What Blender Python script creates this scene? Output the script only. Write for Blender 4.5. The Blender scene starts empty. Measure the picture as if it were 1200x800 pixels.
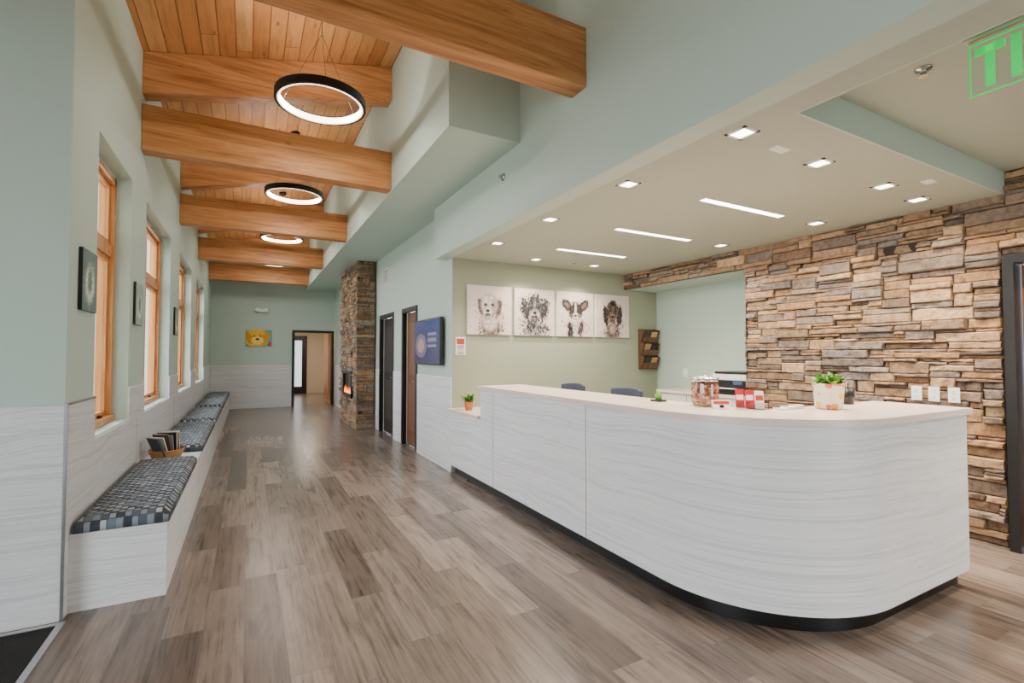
import bpy, bmesh, math, random
from mathutils import Vector, noise as mnoise, Matrix
random.seed(7)
sc = bpy.context.scene

# ------------------------------------------------------------------ helpers
def lin(c):
    out = []
    for v in c[:3]:
        v = v/255.0
        out.append(v/12.92 if v <= 0.04045 else ((v+0.055)/1.055)**2.4)
    return tuple(out)

def new_mat(name):
    m = bpy.data.materials.new(name); m.use_nodes = True
    nt = m.node_tree
    b = nt.nodes.get('Principled BSDF')
    return m, nt, b

def plain(name, rgb, rough=0.6, metal=0.0, emit=0.0, bump=0.0, bscale=60, ecol=None, spec=None):
    m, nt, b = new_mat(name)
    c = lin(rgb)
    b.inputs['Base Color'].default_value = (*c, 1)
    b.inputs['Roughness'].default_value = rough
    b.inputs['Metallic'].default_value = metal
    if spec is not None: b.inputs['Specular IOR Level'].default_value = spec
    if emit > 0:
        b.inputs['Emission Color'].default_value = (*(lin(ecol) if ecol else c), 1)
        b.inputs['Emission Strength'].default_value = emit
    tc = nt.nodes.new('ShaderNodeTexCoord')
    nz = nt.nodes.new('ShaderNodeTexNoise'); nz.inputs['Scale'].default_value = bscale
    nt.links.new(tc.outputs['Object'], nz.inputs['Vector'])
    if bump > 0:
        bp = nt.nodes.new('ShaderNodeBump'); bp.inputs['Strength'].default_value = bump
        bp.inputs['Distance'].default_value = 0.01
        nt.links.new(nz.outputs['Fac'], bp.inputs['Height'])
        nt.links.new(bp.outputs['Normal'], b.inputs['Normal'])
    return m

class NT:
    def __init__(s, nt): s.nt = nt; s.n = nt.nodes; s.l = nt.links
    def node(s, t, **kw):
        n = s.n.new(t)
        for k, v in kw.items(): setattr(n, k, v)
        return n
    def set(s, sock, v):
        if isinstance(v, bpy.types.NodeSocket): s.l.new(v, sock)
        else: sock.default_value = v
    def math(s, op, a, b=0.0):
        n = s.n.new('ShaderNodeMath'); n.operation = op
        s.set(n.inputs[0], a); s.set(n.inputs[1], b)
        return n.outputs[0]
    def xyz(s):
        tc = s.n.new('ShaderNodeTexCoord'); sp = s.n.new('ShaderNodeSeparateXYZ')
        s.l.new(tc.outputs['Object'], sp.inputs[0]); return sp.outputs
    def comb(s, x, y, z):
        n = s.n.new('ShaderNodeCombineXYZ')
        for i, v in enumerate((x, y, z)): s.set(n.inputs[i], v)
        return n.outputs[0]
    def noise(s, vec, scale=1, detail=3, rough=0.5, dist=0.0):
        n = s.n.new('ShaderNodeTexNoise'); s.l.new(vec, n.inputs['Vector'])
        n.inputs['Scale'].default_value = scale; n.inputs['Detail'].default_value = detail
        n.inputs['Roughness'].default_value = rough; n.inputs['Distortion'].default_value = dist
        return n.outputs['Fac']
    def ramp(s, fac, stops, interp='LINEAR'):
        n = s.n.new('ShaderNodeValToRGB'); s.l.new(fac, n.inputs[0])
        cr = n.color_ramp; cr.interpolation = interp
        while len(cr.elements) > 1: cr.elements.remove(cr.elements[-1])
        cr.elements[0].position = stops[0][0]; cr.elements[0].color = (*lin(stops[0][1]), 1)
        for p, c in stops[1:]:
            e = cr.elements.new(p); e.color = (*lin(c), 1)
        return n.outputs['Color']
    def mix(s, fac, a, b, mode='MIX'):
        n = s.n.new('ShaderNodeMix'); n.data_type = 'RGBA'; n.blend_type = mode
        s.set(n.inputs[0], fac); s.set(n.inputs[6], a); s.set(n.inputs[7], b)
        return n.outputs[2]
    def bump(s, h, strength=0.3, dist=0.01):
        n = s.n.new('ShaderNodeBump'); n.inputs['Strength'].default_value = strength
        n.inputs['Distance'].default_value = dist; s.l.new(h, n.inputs['Height'])
        return n.outputs['Normal']

def plank_mat(name, width, length, stops, gap_col, rough=0.45, grain=0.35, shift=0.43, gapw=0.012, knots=False, gs=22, gapf=0.75, gdark=(90, 86, 82)):
    m, nt, b = new_mat(name); N = NT(nt)
    x, y, z = N.xyz()
    r = N.math('DIVIDE', x, width); row = N.math('FLOOR', r); fx = N.math('FRACT', r)
    wr = N.node('ShaderNodeTexWhiteNoise', noise_dimensions='1D'); N.l.new(row, wr.inputs['W'])
    c = N.math('ADD', N.math('DIVIDE', y, length), N.math('MULTIPLY', wr.outputs['Value'], 7.0))
    col = N.math('FLOOR', c); fy = N.math('FRACT', c)
    wn = N.node('ShaderNodeTexWhiteNoise', noise_dimensions='2D')
    N.l.new(N.comb(row, col, 0.0), wn.inputs['Vector'])
    rnd = wn.outputs['Value']
    base = N.ramp(rnd, stops)
    off = N.math('MULTIPLY', rnd, 37.0)
    g = N.noise(N.comb(N.math('MULTIPLY', x, gs), N.math('MULTIPLY', y, 1.6), off), 1.0, 6, 0.65, 0.6)
    g2 = N.noise(N.comb(N.math('MULTIPLY', x, 7.0), N.math('MULTIPLY', y, 1.3), off), 1.0, 4, 0.6, 1.6)
    gg = N.math('ADD', N.math('MULTIPLY', g, 0.55), N.math('MULTIPLY', g2, 0.45))
    gr = N.ramp(gg, [(0.30, gdark), (0.42, (172, 170, 168)), (0.5, (214, 213, 212)), (0.68, (250, 250, 250))])
    colr = N.mix(grain, base, gr, 'MULTIPLY')
    if knots:
        v = N.node('ShaderNodeTexVoronoi'); v.inputs['Scale'].default_value = 1.0
        N.l.new(N.comb(N.math('MULTIPLY', x, 7.0), N.math('MULTIPLY', y, 2.6), off), v.inputs['Vector'])
        k = N.math('LESS_THAN', v.outputs['Distance'], 0.10)
        colr = N.mix(N.math('MULTIPLY', k, 0.55), colr, (*lin((110, 60, 28)), 1))
    ex = N.math('MINIMUM', fx, N.math('SUBTRACT', 1.0, fx))
    ey = N.math('MULTIPLY', N.math('MINIMUM', fy, N.math('SUBTRACT', 1.0, fy)), length/width)
    e = N.math('LESS_THAN', N.math('MINIMUM', ex, ey), gapw)
    colr = N.mix(N.math('MULTIPLY', e, gapf), colr, (*lin(gap_col), 1))
    N.l.new(colr, b.inputs['Base Color'])
    b.inputs['Roughness'].default_value = rough
    N.l.new(N.bump(N.math('SUBTRACT', gg, e), 0.2, 0.003), b.inputs['Normal'])
    return m

def wood_mat(name, axis, dark, mid, light, rough=0.5, knot=(80, 38, 14)):
    m, nt, b = new_mat(name); N = NT(nt)
    s = [14.0, 14.0, 14.0]; s[axis] = 0.9
    x, y, z = N.xyz()
    v = N.comb(N.math('MULTIPLY', x, s[0]), N.math('MULTIPLY', y, s[1]), N.math('MULTIPLY', z, s[2]))
    g = N.noise(v, 1.0, 5, 0.6, 1.3)
    s2 = [60.0]*3; s2[axis] = 3.0
    v2 = N.comb(N.math('MULTIPLY', x, s2[0]), N.math('MULTIPLY', y, s2[1]), N.math('MULTIPLY', z, s2[2]))
    g2 = N.noise(v2, 1.0, 3, 0.6, 0.2)
    f = N.math('ADD', N.math('MULTIPLY', g, 0.75), N.math('MULTIPLY', g2, 0.25))
    c = N.ramp(f, [(0.32, dark), (0.5, mid), (0.66, light)])
    vo = N.node('ShaderNodeTexVoronoi'); vo.inputs['Scale'].default_value = 1.0
    s3 = [4.0]*3; s3[axis] = 1.6
    N.l.new(N.comb(N.math('MULTIPLY', x, s3[0]), N.math('MULTIPLY', y, s3[1]), N.math('MULTIPLY', z, s3[2])), vo.inputs['Vector'])
    k = N.math('LESS_THAN', vo.outputs['Distance'], 0.06)
    c = N.mix(N.math('MULTIPLY', k, 0.5), c, (*lin(knot), 1))
    N.l.new(c, b.inputs['Base Color']); b.inputs['Roughness'].default_value = rough
    N.l.new(N.bump(f, 0.12, 0.004), b.inputs['Normal'])
    return m

def laminate_mat(name, light, dark, rough=0.35):
    m, nt, b = new_mat(name); N = NT(nt)
    x, y, z = N.xyz()
    xy = N.math('ADD', x, y)
    warp = N.noise(N.comb(N.math('MULTIPLY', xy, 1.1), N.math('MULTIPLY', z, 1.5), 0.0), 1.0, 2, 0.5)
    zz = N.math('ADD', N.math('MULTIPLY', z, 24.0), N.math('MULTIPLY', warp, 4.2))
    g = N.noise(N.comb(N.math('MULTIPLY', xy, 0.3), zz, 0.0), 1.0, 5, 0.65, 0.2)
    g2 = N.noise(N.comb(N.math('MULTIPLY', xy, 1.0), N.math('MULTIPLY', z, 160.0), 3.0), 1.0, 3, 0.6)
    f = N.math('ADD', N.math('MULTIPLY', g, 0.75), N.math('MULTIPLY', g2, 0.25))
    mid = tuple((a*0.6+c*0.4) for a, c in zip(light, dark))
    c = N.ramp(f, [(0.34, dark), (0.43, mid), (0.50, light), (0.56, dark), (0.60, mid), (0.66, light)])
    N.l.new(c, b.inputs['Base Color']); b.inputs['Roughness'].default_value = rough
    return m

def vcol_mat(name, rough=0.6, bump=0.0, emit=0.0, scale=30):
    m, nt, b = new_mat(name); N = NT(nt)
    a = N.node('ShaderNodeVertexColor'); a.layer_name = 'Col'
    if bump > 0:
        tc = N.node('ShaderNodeTexCoord')
        f = N.noise(tc.outputs['Object'], scale, 6, 0.65)
        f2 = N.noise(tc.outputs['Object'], 6.0, 3, 0.6)
        c = N.mix(0.75, a.outputs['Color'], N.ramp(f, [(0.3, (128, 122, 116)), (0.5, (214, 212, 210)), (0.7, (255, 255, 255))]), 'MULTIPLY')
        c = N.mix(0.4, c, N.ramp(f2, [(0.35, (140, 141, 144)), (0.65, (182, 152, 120))]), 'SOFT_LIGHT')
        N.l.new(c, b.inputs['Base Color'])
        N.l.new(N.bump(f, bump, 0.02), b.inputs['Normal'])
    else:
        N.l.new(a.outputs['Color'], b.inputs['Base Color'])
        if emit:
            N.l.new(a.outputs['Color'], b.inputs['Emission Color']); b.inputs['Emission Strength'].default_value = emit
    b.inputs['Roughness'].default_value = rough
    return m

class MB:
    """mesh builder collecting parts into one object"""
    def __init__(s): s.v = []; s.f = []; s.m = []; s.mats = []; s.smooth = []
    def mi(s, mat):
        if mat not in s.mats: s.mats.append(mat)
        return s.mats.index(mat)
    def add(s, vs, fs, mat, smooth=False):
        o = len(s.v); s.v += [tuple(v) for v in vs]
        i = s.mi(mat)
        for f in fs:
            s.f.append(tuple(o+k for k in f)); s.m.append(i); s.smooth.append(smooth)
        return s
    def box(s, x0, x1, y0, y1, z0, z1, mat, M=None):
        vs = [Vector(p) for p in ((x0,y0,z0),(x1,y0,z0),(x1,y1,z0),(x0,y1,z0),(x0,y0,z1),(x1,y0,z1),(x1,y1,z1),(x0,y1,z1))]
        if M is not None: vs = [M @ v for v in vs]
        return s.add(vs, [(0,3,2,1),(4,5,6,7),(0,1,5,4),(1,2,6,5),(2,3,7,6),(3,0,4,7)], mat)
    def lathe(s, cx, cy, prof, mat, seg=32, cap0=True, cap1=True, smooth=True, M=None):
        vs = []; fs = []
        for r, z in prof:
            for i in range(seg):
                a = 2*math.pi*i/seg
                p = Vector((r*math.cos(a), r*math.sin(a), z))
                if M is not None: p = M @ p
                else: p = p + Vector((cx, cy, 0))
                vs.append(p)
        n = len(prof)
        for j in range(n-1):
            for i in range(seg):
                k = (i+1) % seg
                fs.append((j*seg+i, j*seg+k, (j+1)*seg+k, (j+1)*seg+i))
        s.add(vs, fs, mat, smooth)
        o = len(s.v)-len(vs); idx = s.mi(mat)
        if cap0: s.f.append(tuple(o+i for i in reversed(range(seg)))); s.m.append(idx); s.smooth.append(False)
        if cap1: s.f.append(tuple(o+(n-1)*seg+i for i in range(seg))); s.m.append(idx); s.smooth.append(False)
        return s
    def tube(s, p0, p1, r, mat, seg=8):
        p0 = Vector(p0); p1 = Vector(p1); d = p1-p0; L = d.length
        q = d.to_track_quat('Z', 'Y').to_matrix().to_4x4(); q.translation = p0
        return s.lathe(0, 0, [(r, 0), (r, L)], mat, seg, True, True, True, q)
    def obj(s, name, bevel=0.0, seg=2):
        me = bpy.data.meshes.new(name); me.from_pydata(s.v, [], s.f)
        for m in s.mats: me.materials.append(m)
        for p, i, sm in zip(me.polygons, s.m, s.smooth): p.material_index = i; p.use_smooth = sm
        me.update()
        ob = bpy.data.objects.new(name, me); sc.collection.objects.link(ob)
        if bevel > 0:
            md = ob.modifiers.new('Bevel', 'BEVEL'); md.width = bevel; md.segments = seg
            md.limit_method = 'ANGLE'; md.angle_limit = math.radians(50)
        return ob

def boxes(name, lst, mat, bevel=0.0):
    b = MB()
    for t in lst: b.box(*t, mat)
    return b.obj(name, bevel)

# ------------------------------------------------------------------ materials
M_mint = plain('mint_wall_paint', (186, 204, 193), 0.7, bump=0.05, bscale=200)
M_mint_dim = plain('mint_wall_warm_dim', (150, 156, 134), 0.7, bump=0.05, bscale=200)  # mint wall again, warm lamplight and weaker daylight mixed into its colour
M_mint_warm = plain('mint_ceiling_warm_lit', (172, 180, 166), 0.75, bump=0.04, bscale=200)  # same mint for the reception ceiling, tinted to carry the warm lamplight
M_white = plain('white_paint', (240, 240, 238), 0.5)
M_black = plain('black_metal', (20, 20, 22), 0.4)
M_darkdoor = plain('dark_bronze', (34, 28, 26), 0.4)
M_alu = plain('aluminium', (190, 190, 192), 0.3, metal=0.9)
M_chrome = plain('brushed_steel', (200, 200, 200), 0.25, metal=1.0)
M_beige = plain('beige_corridor_paint', (205, 190, 165), 0.7)
M_mat = plain('black_rubber_mat', (12, 12, 14), 0.95, bump=0.6, bscale=250)
M_mortar = plain('mortar', (50, 42, 36), 0.95)
M_lam = laminate_mat('white_wave_laminate', (236, 237, 238), (208, 209, 212))
M_wains = laminate_mat('wainscot_laminate', (226, 226, 227), (200, 200, 202), 0.4)
M_top = plain('quartz_countertop', (236, 218, 206), 0.2)
M_toe = plain('black_toe_kick', (12, 12, 13), 0.35)
M_seam = plain('seam_dark', (120, 120, 120), 0.7)
M_beam = wood_mat('fir_beam', 0, (146, 90, 48), (194, 132, 78), (214, 158, 104), knot=(108, 58, 28))
M_beamy = wood_mat('fir_frame', 2, (164, 104, 54), (204, 138, 78), (220, 160, 100), 0.35, knot=(138, 82, 38))
M_doorwood = wood_mat('door_wood', 2, (80, 45, 25), (112, 68, 40), (140, 90, 55), 0.4)
M_rack = wood_mat('rack_wood', 2, (62, 42, 28), (96, 68, 48), (120, 88, 62), 0.5)
M_ceil = plank_mat('tongue_groove_ceiling', 0.135, 2.8,
    [(0, (190, 126, 72)), (0.35, (210, 148, 90)), (0.7, (198, 134, 78)), (1, (222, 166, 108))], (92, 50, 26), 0.5, 0.55, 0.37, 0.035, True)
M_floor = plank_mat('wood_look_tile_floor', 0.18, 1.2,
    [(0, (112, 99, 91)), (0.3, (136, 122, 113)), (0.55, (156, 141, 131)), (0.8, (124, 111, 102)), (1, (146, 131, 120))], (98, 91, 86), 0.25, 0.9, 0.43, 0.010, gs=44, gdark=(84, 76, 70))
def glass_mat(name, tint=(1,1,1), fac=0.08):
    m = bpy.data.materials.new(name); m.use_nodes = True; nt = m.node_tree
    nt.nodes.clear(); N = NT(nt)
    o = N.node('ShaderNodeOutputMaterial'); t = N.node('ShaderNodeBsdfTransparent'); g = N.node('ShaderNodeBsdfGlossy')
    t.inputs['Color'].default_value = (*tint, 1); g.inputs['Roughness'].default_value = 0.03
    mx = N.node('ShaderNodeMixShader'); mx.inputs[0].default_value = fac
    N.l.new(t.outputs[0], mx.inputs[1]); N.l.new(g.outputs[0], mx.inputs[2]); N.l.new(mx.outputs[0], o.inputs[0])
    return m
M_glass = glass_mat('window_glass')
M_smoke = glass_mat('jar_glass', (0.93, 0.95, 0.94), 0.12)
M_led = plain('led_diffuser', (255, 250, 240), 0.5, emit=14.0)
M_ringled = plain('ring_led', (255, 240, 220), 0.5, emit=4.0)
M_down = plain('downlight_lens', (255, 240, 215), 0.5, emit=14.0)
M_stone = vcol_mat('ledge_stone', 0.85, 0.9, scale=22)
M_paint = vcol_mat('printed_canvas', 0.6)
M_screen = vcol_mat('tv_screen', 0.2, emit=0.5)
M_terra = plain('terracotta', (190, 110, 70), 0.7)
M_red = plain('red_print', (190, 30, 40), 0.5)
M_paper = plain('paper_white', (240, 238, 234), 0.6)
M_exit = plain('exit_green', (0, 190, 80), 0.4, emit=1.0)

# ------------------------------------------------------------------ constants
XL, XR, XH, XU, XS = -0.857, 2.16, 2.0, 1.36, 4.84
YF = 14.6
def zc(x): return 4.1 + 0.22*(x+0.857)
ZR = 2.58

# ------------------------------------------------------------------ shell
boxes('floor', [(-3.4, 6.2, -2.8, 20.2, -0.1, 0.0)], M_floor)
boxes('ground_outside', [(-30, -3.45, -20, 40, -0.25, -0.12), (-3.45, 30, -20, -2.85, -0.25, -0.12)], plain('concrete_outside', (190, 188, 182), 0.9, bump=0.2))

WZ0, WZ1 = 0.88, 2.84
wins = [(3.97, 4.97), (5.62, 7.25), (8.15, 9.75), (10.65, 12.4)]
lst = []
x0 = XL-0.24
lst.append((x0, XL, 3.43, YF, 0, WZ0)); lst.append((x0, XL, 3.43, YF, WZ1, 4.12))
ys = [3.43]+[v for w in wins for v in w]+[YF]
for i in range(0, len(ys), 2): lst.append((x0, XL, ys[i], ys[i+1], WZ0, WZ1))
boxes('wall_left', lst, M_mint)
boxes('wall_entry', [(-3.2, XL-0.24, 3.43, 3.67, 0, 4.12)], M_mint)
boxes('wall_entry_side', [(-3.4, -3.2, -2.6, 3.67, 0, 0.1), (-3.4, -3.2, -2.6, 3.67, 2.9, 4.0), (-3.4, -3.2, -2.6, -1.8, 0.1, 2.9), (-3.4, -3.2, 1.9, 3.67, 0.1, 2.9)], M_mint)
boxes('wall_rear', [(-3.4, 5.0, -2.8, -2.6, 2.3, 4.9), (-3.4, 2.6, -2.8, -2.6, 0, 2.3), (4.2, 5.0, -2.8, -2.6, 0, 2.3)], M_mint)
b = MB()
for yy in (-1.8, 0.0, 1.84): b.box(-3.34, -3.27, yy, yy+0.05, 0.1, 2.9, M_darkdoor)
b.box(-3.34, -3.27, -1.8, 1.88, 2.2, 2.26, M_darkdoor); b.box(-3.31, -3.3, -1.8, 1.88, 0.1, 2.9, M_glass)
b.obj('window_5')
b = MB()
for xx in (2.6, 3.4, 4.15): b.box(xx, xx+0.05, -2.75, -2.68, 0, 2.3, M_darkdoor)
b.box(2.6, 4.2, -2.75, -2.68, 2.24, 2.3, M_darkdoor); b.box(2.6, 4.2, -2.72, -2.71, 0, 2.3, M_glass)
b.obj('window_6')
boxes('wall_far', [(XL-0.24, 1.11, YF, YF+0.15, 0, 4.75), (1.11, XR+0.12, YF, YF+0.15, 2.06, 4.75)], M_mint)
D1 = (6.91, 7.6); D2 = (8.22, 9.1)
boxes('wall_right_hall', [(XR, XR+0.12, 5.5, D1[0], 0, 3.2), (XR, XR+0.12, D1[1], D2[0], 0, 3.2), (XR, XR+0.12, D2[1], YF, 0, 3.2),
      (XR, XR+0.12, D1[0], D1[1], 2.08, 3.2), (XR, XR+0.12, D2[0], D2[1], 2.08, 3.2)], M_mint)
boxes('wall_upper_right', [(XU, XR+0.12, 3.55, YF, 3.2, 4.8)], M_mint)
boxes('wall_header', [(XH, XR-0.001, -2.6, 3.549, ZR, 4.9), (XH, XR-0.001, 3.549, 5.7, ZR, 3.199)], M_mint)
boxes('wall_back_reception', [(XR+0.12, 5.65, 5.5, 5.62, 0, 2.8)], M_mint_dim)
boxes('wall_back_return', [(XR, XR+0.12, 5.497, 5.5, 0, ZR)], M_mint_dim)
NY0 = 3.51
boxes('wall_niche', [(5.51, 5.65, NY0-0.15, 5.5, 0, 2.6), (4.9, 5.51, NY0-0.15, NY0-0.001, 0, 2.6)], M_mint)
boxes('ceiling_niche', [(4.9, 5.51, NY0, 5.5, 2.36, 2.44)], M_mint)
boxes('wall_right_reception', [(4.885, 4.999, 1.40, NY0, 0, 2.9), (4.885, 4.999, 0.45, 1.40, 2.12, 2.9), (4.885, 4.999, -2.6, 0.45, 0, 2.9), (4.885, 4.899, NY0, 5.5, 2.36, 2.8)], M_mortar)
def slab(b, xa, xb, ya, yb, mat):
    t = 0.1
    vs = [(xa,ya,zc(xa)),(xb,ya,zc(xb)),(xb,yb,zc(xb)),(xa,yb,zc(xa)),(xa,ya,zc(xa)+t),(xb,ya,zc(xb)+t),(xb,yb,zc(xb)+t),(xa,yb,zc(xa)+t)]
    b.add(vs, [(0,3,2,1),(4,5,6,7),(0,1,5,4),(1,2,6,5),(2,3,7,6),(3,0,4,7)], mat)
b = MB(); slab(b, -3.6, 2.1, -2.8, 3.67, M_ceil); slab(b, -1.25, 2.1, 3.67, YF+0.1, M_ceil); b.obj('ceiling')
boxes('ceiling_reception', [(XR, 4.885, 1.4, 5.5, ZR, 2.7), (XR, 2.34, -2.6, 1.4, ZR, 2.7)], M_mint_warm)
boxes('ceiling_raised', [(XR, 4.999, -2.6, 1.4, 2.75, 2.85)], M_mint_warm)
b = MB(); b.box(2.335, 2.345, -2.6, 1.4, ZR-0.001, 2.75, M_mint); b.box(2.34, 4.885, 1.39, 1.4, ZR-0.001, 2.75, M_mint); b.obj('trim_ceiling_step')

# wainscot
t = 0.012; WH = 1.13
def wl(ya, yb, z0, z1): return (XL, XL+t, ya, yb, z0, z1)
lst = [wl(3.43-t, YF, 0, WZ0-0.01)]
for i in range(0, len(ys), 2): lst.append(wl(max(ys[i], 3.43-t), ys[i+1], WZ0-0.01, WH))
boxes('trim_wainscot_left', lst, M_wains)
boxes('trim_wainscot_entry', [(-3.2, XL, 3.43-t, 3.43-0.0005, 0, WH)], M_wains)
boxes('trim_wainscot_far', [(XL+t, 1.05, YF-t, YF-0.0005, 0, WH)], M_wains)
boxes('trim_wainscot_hall', [(XR-t, XR, 5.5, D1[0]-0.06, 0, WH), (XR-t, XR, D1[1]+0.06, D2[0]-0.06, 0, WH), (XR-t, XR, D2[1]+0.06, 9.44, 0, WH), (XR-t, XR, 11.35, YF-t, 0, WH)], M_lam)
b = MB()
b.box(XL-0.0, XL+t+0.004, 3.43-t-0.004, 3.965, WH, WH+0.012, M_alu)
for a_, c_ in [(4.975, 5.615), (7.255, 8.145), (9.755, 10.645), (12.405, YF-t)]: b.box(XL, XL+t+0.003, a_, c_, WH, WH+0.008, M_white)
b.box(-3.2, XL, 3.43-t-0.003, 3.43, WH, WH+0.008, M_alu)
b.box(XL+0.002, XL+t+0.004, 3.43-t-0.004, 3.43-t+0.006, 0, WH, M_alu)
b.obj('trim_wainscot_cap')
b = MB()
for yy in (5.3, 7.7, 10.2, 12.5): b.box(XL+t, XL+t+0.001, yy, yy+0.004, 0.43, WZ0-0.02, M_seam)
b.obj('trim_wainscot_joints')

# ------------------------------------------------------------------ windows
for i, (ya, yb) in enumerate(wins):
    b = MB(); xb = XL-0.10
    fw = 0.05
    W = M_beamy; zt = WZ1-0.03
    b.box(xb-0.1, xb, ya+0.002, ya+0.022, WZ0+0.002, zt, W); b.box(xb-0.1, xb, yb-fw, yb-0.002, WZ0+0.002, zt, W)
    b.box(xb-0.1, xb-0.03, ya+0.022, ya+fw, WZ0+0.002, zt, W)
    b.box(xb-0.1, xb, ya+0.002, yb-0.002, zt-0.05, zt, W); b.box(xb-0.1, xb+0.02, ya+0.002, yb-0.002, WZ0+0.002, WZ0+0.045, W)
    b.box(xb-0.1, xb-0.015, ya+fw, yb-fw, 2.18, 2.27, W)
    b.box(xb-0.1, xb-0.01, ya+0.002, yb-0.002, zt, WZ1-0.002, M_white)
    ym = (ya+yb)/2
    b.box(xb-0.1, xb-0.02, ym-0.035, ym+0.035, WZ0+0.045, zt-0.05, W)
    for (sa, sb) in ((ya+fw, ym-0.035), (ym+0.035, yb-fw)):
        for (za, zb) in ((WZ0+0.045, 2.18), (2.27, zt-0.05)):
            s_ = 0.04
            b.box(xb-0.06, xb-0.03, sa, sa+s_, za, zb, W); b.box(xb-0.06, xb-0.03, sb-s_, sb, za, zb, W)
            b.box(xb-0.06, xb-0.03, sa+s_, sb-s_, za, za+s_, W); b.box(xb-0.06, xb-0.03, sa+s_, sb-s_, zb-s_, zb, W)
            b.box(xb-0.05, xb-0.046, sa+s_, sb-s_, za+s_, zb-s_, M_glass)
        b.box(xb-0.035, xb-0.01, (sa+sb)/2-0.03, (sa+sb)/2+0.03, WZ0+0.045, WZ0+0.065, M_darkdoor)
    b.obj('window_%d' % (i+1))

# ------------------------------------------------------------------ beams
for yb in (2.62, 5.29, 8.02, 10.83, 13.6):
    xr = XU-0.001 if yb > 3.5 else XH-0.001
    xa = XL+0.001 if yb > 3.4 else -3.19
    b = MB(); b.box(xa, xr, yb, yb+0.17, 3.22, 3.63, M_beam); b.obj('ceiling_tie_beam', 0.006)
    b = MB(); d = 0.38
    vs = []
    for y in (yb, yb+0.17):
        for x in (xa, xr): vs += [(x, y, zc(x)-d), (x, y, zc(x)-0.002)]
    b.add(vs, [(0,1,3,2),(4,6,7,5),(0,2,6,4),(1,5,7,3),(0,4,5,1),(2,3,7,6)], M_beam); b.obj('ceiling_rafter', 0.006)

# ------------------------------------------------------------------ ring pendants
def light(name, kind, loc, power, col=(1, .9, .78), size=0.1, size_y=None, rot=(0,0,0), parent=None, spread=None):
    l = bpy.data.lights.new(name, kind); l.energy = power; l.color = col
    if kind == 'AREA':
        l.size = size
        if size_y: l.shape = 'RECTANGLE'; l.size_y = size_y
        if spread: l.spread = spread
    elif kind == 'POINT': l.shadow_soft_size = size
    o = bpy.data.objects.new(name, l); o.location = loc; o.rotation_euler = rot
    sc.collection.objects.link(o)
    if parent: o.parent = parent
    return o

for yr in (4.38, 7.1, 9.85, 12.6):
    cx = 0.52; z0 = 3.53; b = MB()
    R, r = 0.365, 0.322; h = 0.065
    seg = 72
    vs = []; prof = [(R, z0), (R, z0+h), (r, z0+h), (r, z0+h-0.012), (r, z0+0.006), (r+0.004, z0), (r+0.02, z0)]
    for (rr, zz) in prof:
        for k in range(seg):
            a = 2*math.pi*k/seg; vs.append((cx+rr*math.cos(a), yr+rr*math.sin(a), zz))
    n = len(prof); o0 = len(b.v); b.v += vs
    for j in range(n):
        mi = b.mi(M_ringled if j in (3, 4, 5) else M_black)
        for k in range(seg):
            b.f.append(tuple(o0+q for q in (j*seg+k, j*seg+(k+1) % seg, ((j+1) % n)*seg+(k+1) % seg, ((j+1) % n)*seg+k))); b.m.append(mi); b.smooth.append(False)
    top = (cx, yr, zc(cx)-0.03)
    for k in range(3):
        a = 2*math.pi*k/3+0.5
        b.tube((cx+0.342*math.cos(a), yr+0.342*math.sin(a), z0+h-0.003), (cx, yr, z0+0.62), 0.0018, M_black, 6)
    b.tube((cx, yr, z0+0.62), top, 0.003, M_black, 6)
    b.lathe(cx, yr, [(0.06, zc(cx)-0.045), (0.062, zc(cx)-0.005)], M_black, 24)
    o = b.obj('ring_pendant_light')
    # the LED band's output, as small lamps sitting just inside the luminous inner face
    for k in range(3):
        a = 2*math.pi*k/3+0.5
        light('ring_led_lamp', 'POINT', (cx+0.30*math.cos(a), yr+0.30*math.sin(a), z0+0.02), 14, (1, .93, .84), 0.012, parent=o)

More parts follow.
